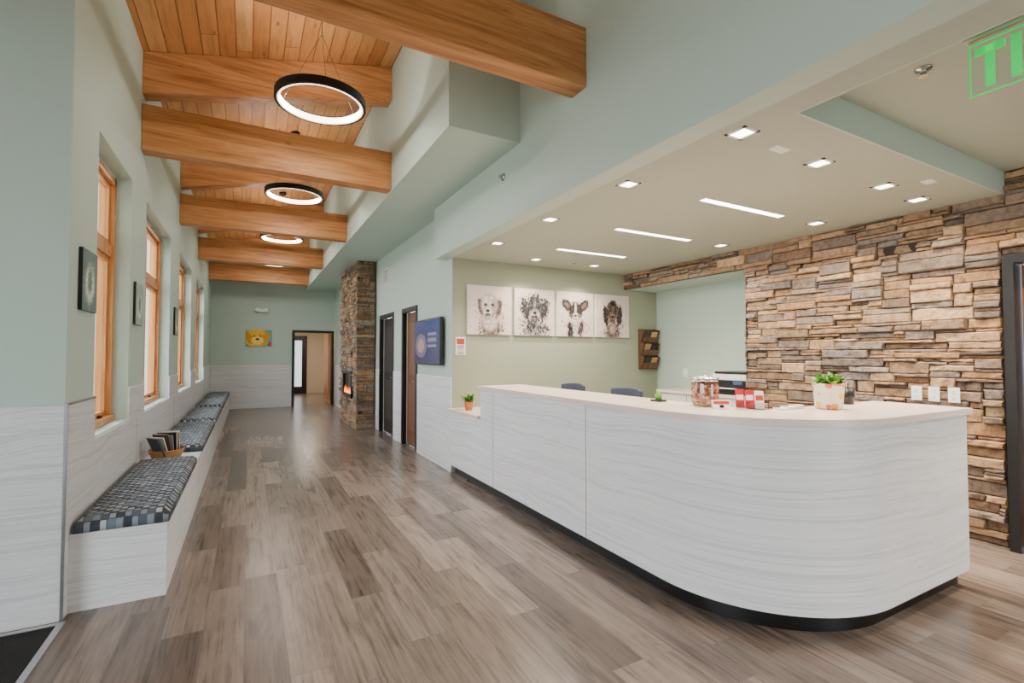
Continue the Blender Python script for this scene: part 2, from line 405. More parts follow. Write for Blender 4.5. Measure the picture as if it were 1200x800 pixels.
# ------------------------------------------------------------------ ledge stone
STC = [(180,152,122),(162,144,128),(194,164,132),(146,134,124),(174,148,118),(190,160,130),(156,132,110),(172,158,142),(202,174,140),(136,122,110),(186,150,112),(152,142,134)]
def stone_panel(name, W, H, fn, excl=None, seed=1, cs=0.04, ch=0.0255, dmin=0.005, dmax=0.06):
    rnd = random.Random(seed)
    nx = max(1, int(round(W/cs))); ny = max(1, int(round(H/ch))); cw = W/nx; chh = H/ny
    occ = [[False]*nx for _ in range(ny)]
    if excl:
        for j in range(ny):
            for i in range(nx):
                if excl((i+.5)*cw, (j+.5)*chh): occ[j][i] = True
    V = []; F = []; C = []
    for j in range(ny):
        i = 0
        while i < nx:
            if occ[j][i]: i += 1; continue
            run = 0
            while i+run < nx and not occ[j][i+run]: run += 1
            h = rnd.choices([1, 2, 3, 4], [0.38, 0.37, 0.19, 0.06])[0]; h = min(h, ny-j)
            w = rnd.randint(2+h, 7+2*h)
            if run-w < 3: w = run if run < 12 else w
            w = min(w, run)
            hh = 1
            while hh < h and all(not occ[j+hh][k] for k in range(i, i+w)): hh += 1
            h = hh
            for jj in range(j, j+h):
                for k in range(i, i+w): occ[jj][k] = True
            g = 0.0022
            s0, s1, t0, t1 = i*cw+g, (i+w)*cw-g, j*chh+g, (j+h)*chh-g
            d = rnd.uniform(dmin, dmax); e = min(0.009, (t1-t0)*0.28)
            jit = lambda a: rnd.uniform(-a, a)
            o = len(V)
            m_ = max(2, min(6, int((s1-s0)/0.06)+1))
            bot = [s0+(s1-s0)*k/m_ for k in range(m_+1)]
            jb = [jit(0.0035) for _ in bot]; jt = [jit(0.0035) for _ in bot]
            zz = [d+jit(0.008) for _ in bot]; zz2 = [q+jit(0.006) for q in zz]
            for k, sx in enumerate(bot):
                ed = (k == 0 or k == m_); sh = (e*rnd.uniform(.3, 1.4) if k == 0 else (-e*rnd.uniform(.3, 1.4) if k == m_ else 0))
                skew = jit(0.005) if ed else 0
                V.append(fn(sx, t0, -0.005)); V.append(fn(sx+skew, t0+jb[k]*.5, (zz[k]-e)))
                V.append(fn(sx+sh, t0+e*rnd.uniform(.5, 1.3)+jb[k], zz[k])); V.append(fn(sx+sh, t1-e*rnd.uniform(.5, 1.3)+jt[k], zz2[k]))
                V.append(fn(sx-skew, t1+jt[k]*.5, (zz2[k]-e))); V.append(fn(sx, t1, -0.005))
            col = rnd.choice(STC); f_ = rnd.uniform(0.88, 1.1)
            col = lin(tuple(min(255, q*f_) for q in col))
            for k in range(m_):
                for q in range(5):
                    F.append((o+k*6+q, o+(k+1)*6+q, o+(k+1)*6+q+1, o+k*6+q+1)); C.append(col)
            F.append(tuple(o+q for q in range(6))); C.append(col)
            F.append(tuple(o+m_*6+q for q in reversed(range(6)))); C.append(col)
            i += w
    me = bpy.data.meshes.new(name); me.from_pydata(V, [], F); me.materials.append(M_stone)
    ca = me.color_attributes.new('Col', 'FLOAT_COLOR', 'CORNER')
    for p, c in zip(me.polygons, C):
        for li in p.loop_indices: ca.data[li].color = (*c, 1)
    me.update()
    ob = bpy.data.objects.new(name, me); sc.collection.objects.link(ob)
    return ob

def f_rs(s, tt, n): return (4.885-n, 5.497-s, tt)
def ex_rs(s, tt):
    y = 5.497-s
    if tt > ZR and y > 1.40: return True
    if y > NY0: return tt < 2.36
    if y < 1.40: return tt < 2.14
    return False
stone_panel('ledgestone_wall', 5.497-0.3, 2.745, f_rs, ex_rs, 3)
stone_panel('ledgestone_wall_return', 0.1, 2.36, lambda s, tt, n: (4.885-0.03+s*1.2, NY0+n*0.4, tt), None, 9)
cx0, cy0, cy1 = 1.82, 9.5, 11.3
b = MB(); b.box(cx0, XR-0.02, cy0, cy1, 0, 3.198, M_mortar); col = b.obj('stone_fireplace')
FZ0, FZ1 = 0.55, 1.08
p1 = stone_panel('stone_front', XR-cx0+0.008, 3.19, lambda s, tt, n: (cx0-0.03+s, cy0-n*0.8, tt), None, 21, cs=0.035)
p2 = stone_panel('stone_side', cy1-cy0, 3.19, lambda s, tt, n: (cx0-n*0.8, cy1-s, tt), lambda s, tt: 9.9 < cy1-s < 10.85 and FZ0 < tt < FZ1, 22)
p1.parent = col; p2.parent = col
b = MB(); b.box(cx0-0.045, cx0-0.01, 9.88, 9.94, FZ0, FZ1, M_black); b.box(cx0-0.045, cx0-0.01, 10.8, 10.87, FZ0, FZ1, M_black)
b.box(cx0-0.045, cx0-0.01, 9.88, 10.87, FZ1-0.06, FZ1, M_black); b.box(cx0-0.045, cx0-0.01, 9.88, 10.87, FZ0, FZ0+0.08, M_black)
b.box(cx0-0.02, cx0-0.003, 9.93, 10.81, FZ0+0.07, FZ1-0.05, plain('fire_glass', (14, 12, 12), 0.08))
M_fire = plain('gas_flame', (255, 120, 30), 0.5, emit=5)
rf = random.Random(2)
for k in range(26):
    yy = 9.98+0.8*k/26; hh = rf.uniform(0.06, 0.17)
    b.add([(cx0-0.022, yy, FZ0+0.08), (cx0-0.022, yy+0.03, FZ0+0.08), (cx0-0.024, yy+rf.uniform(0, .03), FZ0+0.08+hh)], [(0, 1, 2)], M_fire)
o = b.obj('firebox'); o.parent = col

# ------------------------------------------------------------------ doors
def frame_x(b, x, ya, yb, z, w, d, mat):
    b.box(x-d, x+0.05, ya-w, ya+0.02, 0, z+w, mat); b.box(x-d, x+0.05, yb-0.02, yb+w, 0, z+w, mat); b.box(x-d, x+0.05, ya+0.02, yb-0.02, z-0.02, z+w, mat)
for i, (ya, yb) in enumerate((D1, D2)):
    b = MB(); frame_x(b, XR-0.0, ya, yb, 2.08, 0.05, 0.018, M_darkdoor)
    m_ = M_doorwood if i == 0 else M_darkdoor
    b.box(XR+0.06, XR+0.1, ya+0.02, yb-0.02, 0.01, 2.06, m_)
    for (za, zb) in ((0.25, 0.95), (1.1, 1.9)):
        b.box(XR+0.05, XR+0.06, ya+0.12, yb-0.12, za, zb, plain('door_panel', (120, 80, 54) if i == 0 else (60, 54, 52), 0.35))
    b.box(XR+0.0, XR+0.06, ya+0.07, ya+0.09, 1.0, 1.02, M_chrome); b.box(XR+0.0, XR+0.015, ya+0.07, ya+0.19, 1.0, 1.02, M_chrome)
    b.obj('door_%d' % (i+1), 0.002)
b = MB(); x = 4.8
b.box(x, 4.99, 1.335, 1.395, 0, 2.12, M_black); b.box(x, 4.99, 0.455, 0.51, 0, 2.12, M_black); b.box(x, 4.99, 0.51, 1.335, 2.06, 2.12, M_black)
b.box(4.93, 4.97, 0.515, 1.33, 0.01, 2.055, M_doorwood); b.box(4.92, 4.93, 0.64, 1.21, 0.3, 1.9, plain('door_glass_pale', (205, 200, 190), 0.15))
b.box(4.88, 4.93, 1.25, 1.27, 1.0, 1.02, M_chrome); b.box(4.875, 4.89, 1.14, 1.27, 1.0, 1.02, M_chrome)
b.obj('door_3', 0.003)
b = MB()
b.box(1.05, 1.12, YF-0.03, YF+0.17, 0, 2.08, M_darkdoor); b.box(1.12, XR-t, YF-0.03, YF+0.17, 2.02, 2.08, M_darkdoor); b.box(XR-0.08, XR-t, YF-0.03, YF+0.17, 0, 2.02, M_darkdoor)
b.obj('door_4', 0.002)
boxes('wall_corridor', [(0.95, 1.05, YF+0.18, 19.5, 0, 2.6), (2.5, 2.6, YF+0.15, 19.5, 0, 2.6), (1.05, 2.5, 19.4, 19.5, 0, 2.6), (2.28, 2.5, YF+0.15, YF+0.25, 0, 2.6)], M_beige)
boxes('ceiling_corridor', [(0.95, 2.6, YF+0.15, 19.5, 2.6, 2.7)], M_white)
b = MB()
b.box(1.15, 1.22, 19.34, 19.4, 0, 2.1, M_darkdoor); b.box(1.83, 1.9, 19.34, 19.4, 0, 2.1, M_darkdoor); b.box(1.15, 1.9, 19.34, 19.4, 2.03, 2.1, M_darkdoor)
b.box(1.22, 1.32, 19.36, 19.4, 0, 2.03, M_darkdoor); b.box(1.73, 1.83, 19.36, 19.4, 0, 2.03, M_darkdoor); b.box(1.32, 1.73, 19.36, 19.4, 0, 0.25, M_darkdoor); b.box(1.32, 1.73, 19.36, 19.4, 1.93, 2.03, M_darkdoor)
b.box(1.32, 1.73, 19.375, 19.395, 0.25, 1.93, plain('daylit_glass', (225, 238, 245), 0.2, emit=1.2))
b.obj('door_5')
b = MB()
for ya in (15.6, 17.4):
    b.box(2.46, 2.5, ya, ya+0.07, 0, 2.12, M_darkdoor); b.box(2.46, 2.5, ya+0.95, ya+1.02, 0, 2.12, M_darkdoor); b.box(2.46, 2.5, ya+0.07, ya+0.95, 2.05, 2.12, M_darkdoor)
    b.box(2.475, 2.5, ya+0.07, ya+0.95, 0, 2.05, M_doorwood)
b.obj('door_6')
# open wood door leaf just beyond the opening, on its right jamb
b = MB(); b.box(2.02, 2.065, 14.8, 15.68, 0.01, 2.03, M_beamy)
b.box(1.99, 2.02, 15.58, 15.6, 1.0, 1.02, M_chrome); b.box(1.98, 1.995, 15.47, 15.6, 1.0, 1.02, M_chrome)
b.obj('door_7', 0.003)
cl = boxes('corridor_ceiling_light', [(1.5, 1.9, 16.5, 17.3, 2.57, 2.6)], plain('corridor_led', (255, 240, 215), 0.5, emit=6))
light('corridor_lamp', 'AREA', (1.7, 16.9, 2.56), 50, (1, .88, .74), 0.4, 0.8, parent=cl)

# ------------------------------------------------------------------ bench + cushions
b = MB(); b.box(XL+t+0.001, -0.406, 3.5, 14.3, 0, 0.42, M_lam)
for yy in (5.6, 7.9, 10.2, 12.5): b.box(-0.4065, -0.4055, yy, yy+0.004, 0, 0.42, M_seam)
b.obj('bench')
def cushion_mat():
    m, nt, bs = new_mat('woven_check_fabric'); N = NT(nt)
    x, y, z = N.xyz()
    u = N.math('DIVIDE', x, 0.036); v = N.math('DIVIDE', y, 0.036)
    ru = N.math('FLOOR', u); rv = N.math('FLOOR', v)
    wn = N.node('ShaderNodeTexWhiteNoise', noise_dimensions='2D'); N.l.new(N.comb(ru, rv, 0.0), wn.inputs['Vector'])
    chk = N.math('MODULO', N.math('ABSOLUTE', N.math('ADD', ru, rv)), 2.0)
    a = N.ramp(wn.outputs['Value'], [(0, (56, 62, 70)), (0.5, (80, 90, 102)), (0.75, (104, 116, 128)), (0.9, (60, 66, 74))], 'CONSTANT')
    c = N.ramp(wn.outputs['Value'], [(0, (144, 155, 164)), (0.4, (178, 183, 186)), (0.7, (126, 138, 150))], 'CONSTANT')
    fu = N.math('FRACT', u); fv = N.math('FRACT', v)
    inner = N.math('MULTIPLY', N.math('GREATER_THAN', N.math('MINIMUM', fu, N.math('SUBTRACT', 1.0, fu)), 0.12),
                   N.math('GREATER_THAN', N.math('MINIMUM', fv, N.math('SUBTRACT', 1.0, fv)), 0.12))
    col = N.mix(N.math('MULTIPLY', chk, inner), a, c)
    N.l.new(col, bs.inputs['Base Color']); bs.inputs['Roughness'].default_value = 0.9
    tc = N.node('ShaderNodeTexCoord')
    N.l.new(N.bump(N.noise(tc.outputs['Object'], 300, 2), 0.3, 0.003), bs.inputs['Normal'])
    return m
M_cush = cushion_mat()
def cushion(ya, yb):
    xa, xb = XL+0.022, -0.398; z0 = 0.4205; th = 0.075
    nx, ny = 14, 40; V = []; F = []
    def rnd(u, p=0.06):
        e = min(u, 1-u)/p
        return 1 if e >= 1 else math.sqrt(max(0, 1-(1-e)**2))
    for side in (0, 1):
        for i in range(nx+1):
            for j in range(ny+1):
                u = i/nx; v = j/ny
                ww = rnd(u, 0.09)*rnd(v, 0.09*0.45/(yb-ya))
                x = xa+(xb-xa)*u; y = ya+(yb-ya)*v
                if side: z = z0+th*0.55+th*0.45*ww+0.006*math.sin(u*math.pi)*math.sin(v*math.pi)
                else: z = z0
                V.append((x, y, z))
    idx = lambda s, i, j: s*(nx+1)*(ny+1)+i*(ny+1)+j
    for i in range(nx):
        for j in range(ny):
            F.append((idx(1,i,j), idx(1,i+1,j), idx(1,i+1,j+1), idx(1,i,j+1)))
            F.append((idx(0,i,j), idx(0,i,j+1), idx(0,i+1,j+1), idx(0,i+1,j)))
    for i in range(nx):
        F.append((idx(0,i,0), idx(0,i+1,0), idx(1,i+1,0), idx(1,i,0))); F.append((idx(0,i,ny), idx(1,i,ny), idx(1,i+1,ny), idx(0,i+1,ny)))
    for j in range(ny):
        F.append((idx(0,0,j), idx(1,0,j), idx(1,0,j+1), idx(0,0,j+1))); F.append((idx(0,nx,j), idx(0,nx,j+1), idx(1,nx,j+1), idx(1,nx,j)))
    b = MB(); b.add(V, F, M_cush, True); b.obj('bench_cushion')
for ya, yb in ((3.51, 5.3), (5.9, 8.0), (8.25, 10.1), (10.4, 12.1), (12.35, 14.1)): cushion(ya, yb)

# magazine basket
b = MB(); M_wick = plain('wicker', (190, 142, 90), 0.8, bump=0.6, bscale=150)
bx, by, bz = -0.66, 5.58, 0.4205
b.lathe(bx, by, [(0.095, bz), (0.1, bz+0.01)], M_wick, 28)
for k in range(8):
    zz = bz+0.004+k*0.0125; rr = 0.102+k*0.0045
    vs = []; fs = []; sg = 40; sn = 6
    for i in range(sg):
        a = 2*math.pi*i/sg; wob = 0.003*math.sin(a*14+k*math.pi)
        for j in range(sn):
            q = 2*math.pi*j/sn
            R_ = rr+wob+0.007*math.cos(q); vs.append((bx+R_*math.cos(a), by+R_*math.sin(a)*1.25, zz+0.007+0.007*math.sin(q)))
    for i in range(sg):
        for j in range(sn):
            fs.append((i*sn+j, ((i+1)%sg)*sn+j, ((i+1)%sg)*sn+(j+1)%sn, i*sn+(j+1)%sn))
    b.add(vs, fs, M_wick, True)
mcols = [(60, 70, 80), (225, 222, 215), (90, 60, 50), (150, 160, 165), (40, 40, 44), (200, 190, 170), (110, 120, 100), (230, 226, 220), (50, 56, 60)]
for k, c in enumerate(mcols):
    M = Matrix.Translation((bx-0.02+0.006*k, by-0.10+k*0.024, bz+0.015)) @ Matrix.Rotation(math.radians(-50+k*9), 4, 'Z') @ Matrix.Rotation(math.radians(24-k*5), 4, 'X')
    b.box(-0.075, 0.075, -0.004, 0.004, 0, 0.24+random.uniform(-.02, .02), plain('magazine_%d' % k, c, 0.35), M)
b.obj('magazine_basket')

# ------------------------------------------------------------------ reception counter
CX, CY, CR, XF, YN, XE = 2.93, 2.10, 0.80, 2.13, 1.30, 3.86
def cpath(o, y_start, n=28):
    pts = [(XF+o, y_start), (XF+o, 3.2), (XF+o, CY)]
    for k in range(1, n):
        a = math.pi + (math.pi/2)*k/n
        pts.append((CX+(CR-o)*math.cos(a), CY+(CR-o)*math.sin(a)))
    pts += [(CX, YN+o), (XE, YN+o)]
    return pts
def ipath(o, y_start, n=28):
    pts = [(XF+o, y_start), (XF+o, 3.2), (XF+o, CY)]
    r = 0.08; cx, cy = XF+o+r, YN+o+r
    for k in range(1, n):
        a = math.pi+(math.pi/2)*k/n
        pts.append((cx+r*math.cos(a), cy+r*math.sin(a)))
    pts += [(max(CX, cx), YN+o), (XE, YN+o)]
    return pts
def ribbon(b, P, Q, z0, z1, mat):
    n = len(P); vs = [(x,y,z0) for x,y in P]+[(x,y,z1) for x,y in P]+[(x,y,z0) for x,y in Q]+[(x,y,z1) for x,y in Q]
    fo = []; ft = []
    for i in range(n-1):
        fo.append((i, i+1, n+i+1, n+i)); fo.append((2*n+i, 3*n+i, 3*n+i+1, 2*n+i+1))
        ft.append((n+i, n+i+1, 3*n+i+1, 3*n+i)); ft.append((i, 2*n+i, 2*n+i+1, i+1))
    b.add(vs, fo, mat, True); b.add(vs, ft, mat, False)
    b.add(vs, [(0, n, 3*n, 2*n), (n-1, 3*n-1, 4*n-1, 2*n-1)], mat, False)
b = MB(); YS = 4.62
ribbon(b, cpath(0, YS), cpath(0.12, YS), 0.10, 1.045, M_lam)
ribbon(b, cpath(0.06, YS+0.8), cpath(0.11, YS+0.8), 0.0, 0.105, M_toe)
ribbon(b, cpath(-0.03, YS+0.02), ipath(0.5, YS+0.02), 1.045, 1.08, M_top)
b.box(XF+0.13, 2.95, 2.3, 4.6, 0.72, 0.75, M_top); b.box(2.75, XE-0.05, 1.5, 2.15, 0.72, 0.75, M_top)
b.box(XF+0.2, 2.8, 4.1, 4.55, 0.02, 0.72, M_lam); b.box(3.4, XE-0.06, 1.55, 2.1, 0.02, 0.72, M_lam)
b.box(XF, 2.75, YS, 5.48, 0.10, 0.735, M_lam); b.box(XF-0.03, 2.78, YS+0.021, 5.49, 0.735, 0.765, M_top)
b.box(XF+0.07, 2.7, YS+0.02, 5.48, 0.0, 0.10, M_toe)
for yy in (4.32, 2.82): b.box(XF-0.001, XF+0.002, yy, yy+0.006, 0.10, 1.045, M_seam)
b.obj('reception_counter')

def chair(x, y):
    b = MB(); F_ = plain('chair_mesh_fabric', (52, 60, 78), 0.8)
    b.lathe(x, y, [(0.03, 0.08), (0.03, 0.44)], M_black, 16)
    for k in range(5):
        a = 2*math.pi*k/5; b.tube((x, y, 0.1), (x+0.28*math.cos(a), y+0.28*math.sin(a), 0.06), 0.018, M_black)
        b.lathe(x+0.28*math.cos(a), y+0.28*math.sin(a), [(0.02, 0.0), (0.028, 0.03), (0.02, 0.06)], M_black, 12)
    b.box(x-0.23, x+0.23, y-0.23, y+0.23, 0.44, 0.52, F_)
    vs = []; n = 12
    for i in range(n+1):
        u = -1+2*i/n
        for z in (0.6, 1.06-0.02*u*u):
            for d in (0, 0.035): vs.append((x+0.25+d-0.06*u*u, y+0.23*u, z))
    fs = []
    for i in range(n):
        o = i*4; p = o+4
        fs += [(o, o+2, p+2, p), (o+1, p+1, p+3, o+3), (o+2, o+3, p+3, p+2), (o, p, p+1, o+1)]
    fs += [(0, 1, 3, 2), (n*4, n*4+2, n*4+3, n*4+1)]
    b.add(vs, fs, F_, True)
    b.box(x+0.2, x+0.27, y-0.03, y+0.03, 0.46, 0.75, M_black)
    b.obj('office_chair', 0.01)
chair(3.26, 4.85); chair(3.26, 3.9)

# ------------------------------------------------------------------ painted canvases
def sm(t_): t_ = max(0, min(1, t_)); return t_*t_*(3-2*t_)
def paint_layers(bg, layers, splat=None, seed=0.0, fur=0.0, gain=1.0):
    def fn(u, v):
        n0 = mnoise.noise(Vector((u*6+seed, v*6, seed))); n1 = mnoise.noise(Vector((u*18, v*18+seed, 3)))
        n2 = mnoise.noise(Vector((u*45, v*45, seed+5)))
        n3 = mnoise.noise(Vector(((u+(v-.5)*(u-.5)*1.2)*80, v*16, seed+9)))
        c = [bg[k]+8*n0+5*n1 for k in range(3)]
        if splat:
            r = math.hypot(u-.5, v-.35)
            w = sm((n0*0.6+n1*0.9-0.12)*2.2)*sm(1.6-r*2.6)
            c = [c[k]*(1-w*.7)+splat[k]*w*.7 for k in range(3)]
        for L in layers:
            cx, cy, rx, ry, rot, col, soft, na, tex = L
            ca, sa = math.cos(rot), math.sin(rot)
            dx, dy = u-cx, v-cy
            X = (dx*ca+dy*sa)/rx; Y = (-dx*sa+dy*ca)/ry
            d = math.sqrt(X*X+Y*Y)+na*(n1*0.9+n2*.6+n3*.9)
            w = sm((1-d)/soft+0.5)
            if w > 0:
                c = [c[k]*(1-w)+(col[k]*gain+tex*(n1*.5+n2*.4+n3*fur)*60)*w for k in range(3)]
        return tuple(max(0, min(255, q)) for q in c)
    return fn
def canvas(name, org, ud, vd, nd, w, h, fn, res=96, thick=0.03, mat=None, edge=None):
    org = Vector(org); ud = Vector(ud); vd = Vector(vd); nd = Vector(nd); mat = mat or M_paint
    rx = res; ry = max(2, int(res*h/w))
    V = []; C = []; F = []
    for j in range(ry+1):
        for i in range(rx+1):
            V.append(org+ud*(w*i/rx)+vd*(h*j/ry)+nd*thick); C.append(lin(fn(i/rx, j/ry)))
    for j in range(ry):
        for i in range(rx):
            a = j*(rx+1)+i; F.append((a, a+1, a+rx+2, a+rx+1))
    nf = len(F); o = len(V)
    e = 0.0004
    for (a, c) in ((0,0),(1,0),(1,1),(0,1)): V.append(org+ud*(w*a)+vd*(h*c)+nd*(thick-e))
    for (a, c) in ((0,0),(1,0),(1,1),(0,1)): V.append(org+ud*(w*a)+vd*(h*c)+nd*0.001)
    F += [(o, o+1, o+2, o+3), (o+4, o+7, o+6, o+5)]+[(o+k, o+4+k, o+4+(k+1)%4, o+(k+1)%4) for k in range(4)]
    me = bpy.data.meshes.new(name); me.from_pydata([tuple(v) for v in V], [], F)
    me.materials.append(mat); me.materials.append(edge or M_white)
    ca = me.color_attributes.new('Col', 'FLOAT_COLOR', 'POINT')
    for k, c in enumerate(C): ca.data[k].color = (*c, 1)
    for k, p in enumerate(me.polygons):
        if k >= nf: p.material_index = 1
    me.update(); ob = bpy.data.objects.new(name, me); sc.collection.objects.link(ob); return ob

BG = (212, 197, 190); SP = (112, 90, 84)
def eyes(x0, x1, y, r=.022, col=(26, 20, 18)):
    return [(x0, y+.004, r*1.7, r*1.4, 0, (70, 58, 54), .8, .1, 0), (x1, y+.004, r*1.7, r*1.4, 0, (70, 58, 54), .8, .1, 0), (x0, y, r, r*.8, 0, col, .3, 0, 0), (x1, y, r, r*.8, 0, col, .3, 0, 0)]
dog1 = [(.52,.12,.25,.24,0,(120,98,88),.5,.5,1.4),(.5,.24,.17,.16,0,(200,188,178),.6,.3,1),(.30,.56,.07,.17,.2,(104,84,74),.45,.2,1),(.69,.55,.075,.18,-.2,(88,68,60),.45,.2,1),
        (.49,.60,.195,.225,0,(110,92,82),.35,.12,.8),(.485,.61,.18,.212,0,(228,220,212),.45,.12,.8),(.60,.60,.07,.16,0,(168,150,138),1.0,.2,.8),(.40,.52,.05,.1,0,(190,176,166),1.0,.2,.6),(.48,.70,.03,.10,0,(196,184,174),1.0,.1,.4),
        (.46,.44,.115,.115,0,(112,94,86),.5,.08,.5),(.455,.452,.102,.105,0,(232,226,220),.6,.08,.5),(.45,.405,.06,.035,0,(96,76,70),.8,.15,.5),(.45,.49,.046,.032,0,(28,23,23),.35,.03,.2),(.45,.425,.055,.009,0,(60,46,44),.7,.1,0)]+eyes(.40,.56,.61)
dog2 = [(.5,.13,.28,.24,0,(106,100,100),.5,.7,2),(.27,.56,.11,.22,.3,(34,32,36),.45,.5,1.6),(.73,.56,.11,.22,-.3,(34,32,36),.45,.5,1.6),
        (.5,.63,.24,.23,0,(58,56,60),.5,.45,1.6),(.5,.78,.14,.1,0,(42,40,44),.6,.6,1.6),(.5,.70,.03,.12,0,(130,126,126),1.0,.4,1.4),(.5,.45,.13,.12,0,(170,164,160),.6,.4,1.6),
        (.5,.35,.11,.06,0,(84,80,82),.7,.5,1.5),(.5,.49,.045,.032,0,(14,14,16),.3,.03,0),(.5,.36,.026,.036,0,(160,108,106),.5,.1,.3),(.5,.41,.07,.016,0,(36,28,30),.6,.1,0),(.38,.22,.1,.1,0,(46,44,48),.6,.6,2)]+eyes(.41,.59,.6,.026,(10,10,12))
dog3 = [(.5,.14,.19,.24,0,(196,186,180),.5,.4,1.2),(.36,.14,.07,.2,.2,(50,40,40),.5,.4,1.2),(.64,.16,.06,.18,-.2,(74,62,60),.5,.4,1.2),(.27,.70,.10,.16,.8,(36,30,30),.4,.2,1),(.73,.70,.10,.16,-.8,(36,30,30),.4,.2,1),(.27,.70,.05,.095,.8,(128,100,92),.6,.1,.7),(.73,.70,.05,.095,-.8,(128,100,92),.6,.1,.7),
        (.5,.57,.185,.19,0,(40,33,33),.4,.18,1.2),(.5,.62,.03,.16,0,(222,214,210),.7,.15,.6),(.5,.44,.095,.105,0,(222,214,210),.6,.15,.7),(.39,.47,.05,.05,0,(120,92,78),.8,.2,.7),(.61,.47,.05,.05,0,(120,92,78),.8,.2,.7),
        (.5,.47,.036,.026,0,(18,14,16),.35,.03,0),(.5,.40,.045,.009,0,(60,48,48),.7,.1,0)]+eyes(.405,.595,.57,.025,(8,6,8))
dog4 = [(.5,.13,.20,.22,0,(112,90,82),.5,.5,1.6),(.5,.2,.09,.12,0,(176,158,150),.7,.4,1.2),(.30,.50,.08,.23,.12,(46,34,30),.4,.3,1.4),(.70,.50,.08,.23,-.12,(46,34,30),.4,.3,1.4),
        (.5,.64,.175,.21,0,(78,60,52),.45,.22,1.5),(.5,.79,.1,.07,0,(44,34,30),.6,.4,1),(.5,.62,.03,.12,0,(104,84,74),1.0,.2,.8),(.5,.45,.10,.14,0,(116,92,82),.6,.2,1.2),(.5,.48,.042,.03,0,(20,14,14),.35,.03,0),
        (.5,.40,.05,.01,0,(42,30,28),.7,.1,0)]+eyes(.425,.575,.62,.022,(12,8,6))
for k, (xa, dl) in enumerate(zip((2.345, 3.0, 3.655, 4.31), (dog1, dog2, dog3, dog4))):
    canvas('dog_portrait_canvas', (xa, 5.5, 1.655), (1,0,0), (0,0,1), (0,-1,0), 0.61, 0.61, paint_layers(BG, dl, SP, k*7.3, 1.0, 0.92), 150, 0.035)
yd = [(.42,.5,.46,.62,0,(238,188,44),.25,.15,.8),(.12,.5,.14,.4,.3,(214,140,26),.25,.1,.6),(.76,.5,.15,.42,-.3,(222,150,30),.25,.1,.6),(.45,.35,.24,.26,0,(252,220,104),.4,.1,.5),(.45,.42,.07,.07,0,(50,34,28),.3,0,0),(.33,.62,.035,.05,0,(40,30,25),.4,0,0),(.57,.62,.035,.05,0,(40,30,25),.4,0,0),(.95,.1,.12,.15,0,(200,60,90),.4,.2,.5)]
canvas('dog_painting', (-0.07, YF, 1.64), (1,0,0), (0,0,1), (0,-1,0), 0.62, 0.43, paint_layers((70, 170, 180), yd, None, 2.0), 60, 0.03)
ar = [(.5,.45,.3,.3,0,(225,228,220),.5,.4,1),(.5,.5,.16,.2,0,(110,130,115),.6,.4,1)]
for (ya, w_, z0, h_, c) in ((3.60, .30, 1.66, .36, (96, 122, 120)), (5.1, .32, 1.66, .36, (150, 175, 165)), (7.6, .32, 1.66, .36, (110, 140, 150))):
    canvas('animal_art_print', (XL, ya, z0), (0,1,0), (0,0,1), (1,0,0), w_, h_, paint_layers(c, ar, (200, 200, 190), ya), 50, 0.02, edge=M_darkdoor)

def tvfn(u, v):
    c = (44+18*u, 46+14*v, 84+26*v)
    if .1 < u < .45 and .35 < v < .7: c = (112, 112, 140) if int(v*14) % 2 else (58, 56, 96)
    q = (u-.72)**2*1.6+(v-.4)**2
    if q < .09: c = (104, 92, 120)
    if q < .03: c = (156, 128, 116)
    return c
b = MB(); b.box(XR-0.075, XR-0.03, 5.72, 6.78, 1.27, 1.88, M_black); b.box(XR-0.03, XR, 6.1, 6.4, 1.45, 1.7, M_black)
tv = b.obj('wall_television', 0.004)
s_ = canvas('screen', (XR-0.075, 5.745, 1.305), (0,1,0), (0,0,1), (-1,0,0), 1.01, 0.55, tvfn, 60, 0.002, M_screen, M_black)
s_.parent = tv

def sgn(u, v):
    if v > .62: return (190, 40, 45) if .12 < u < .88 and v < .92 else (235, 232, 228)
    return (90, 80, 80) if int(v*22) % 2 and .15 < u < .85 else (235, 232, 228)
canvas('notice_sign', (2.2, 5.497, 1.4), (1,0,0), (0,0,1), (0,-1,0), 0.13, 0.22, sgn, 24, 0.008)

# brochure rack
b = MB(); x0_, y_, z_ = 5.13, 5.499, 1.19
b.box(x0_+0.02, x0_+0.31, y_-0.015, y_, z_, z_+0.60, M_rack)
for xs in (x0_, x0_+0.31):
    prof = []
    n = 30
    for k in range(n+1):
        z = z_+0.6*k/n; ph = (k/n*3) % 1.0
        prof.append((z, 0.05+0.07*ph if k < n else 0.03))
    vs = []; fs = []
    for z, d in prof:
        vs += [(xs, y_-0.001, z), (xs, y_-d, z), (xs+0.02, y_-0.001, z), (xs+0.02, y_-d, z)]
    for k in range(n):
        o = 4*k; p = o+4
        fs += [(o, o+1, p+1, p), (o+2, p+2, p+3, o+3), (o+1, o+3, p+3, p+1)]
    b.add(vs, fs, M_rack)
lf = [((40, 36, 34), (176, 140, 92)), ((150, 120, 80), (36, 34, 34)), ((60, 50, 44), (190, 160, 110))]
for k in range(3):
    zz = z_+0.02+k*0.19
    M = Matrix.Translation((x0_+0.015, y_-0.045, zz)) @ Matrix.Rotation(math.radians(20), 4, 'X')
    b.box(0.005, 0.295, -0.03, -0.018, 0, 0.09, M_rack, M); b.box(0.005, 0.295, -0.03, 0.02, 0, 0.012, M_rack, M)
    b.box(0.03, 0.14, -0.012, 0.004, 0.012, 0.18, plain('leaflet_l%d' % k, lf[k][0], 0.5), M); b.box(0.16, 0.27, -0.012, 0.002, 0.012, 0.165, plain('leaflet_r%d' % k, lf[k][1], 0.5), M)
b.obj('brochure_rack')

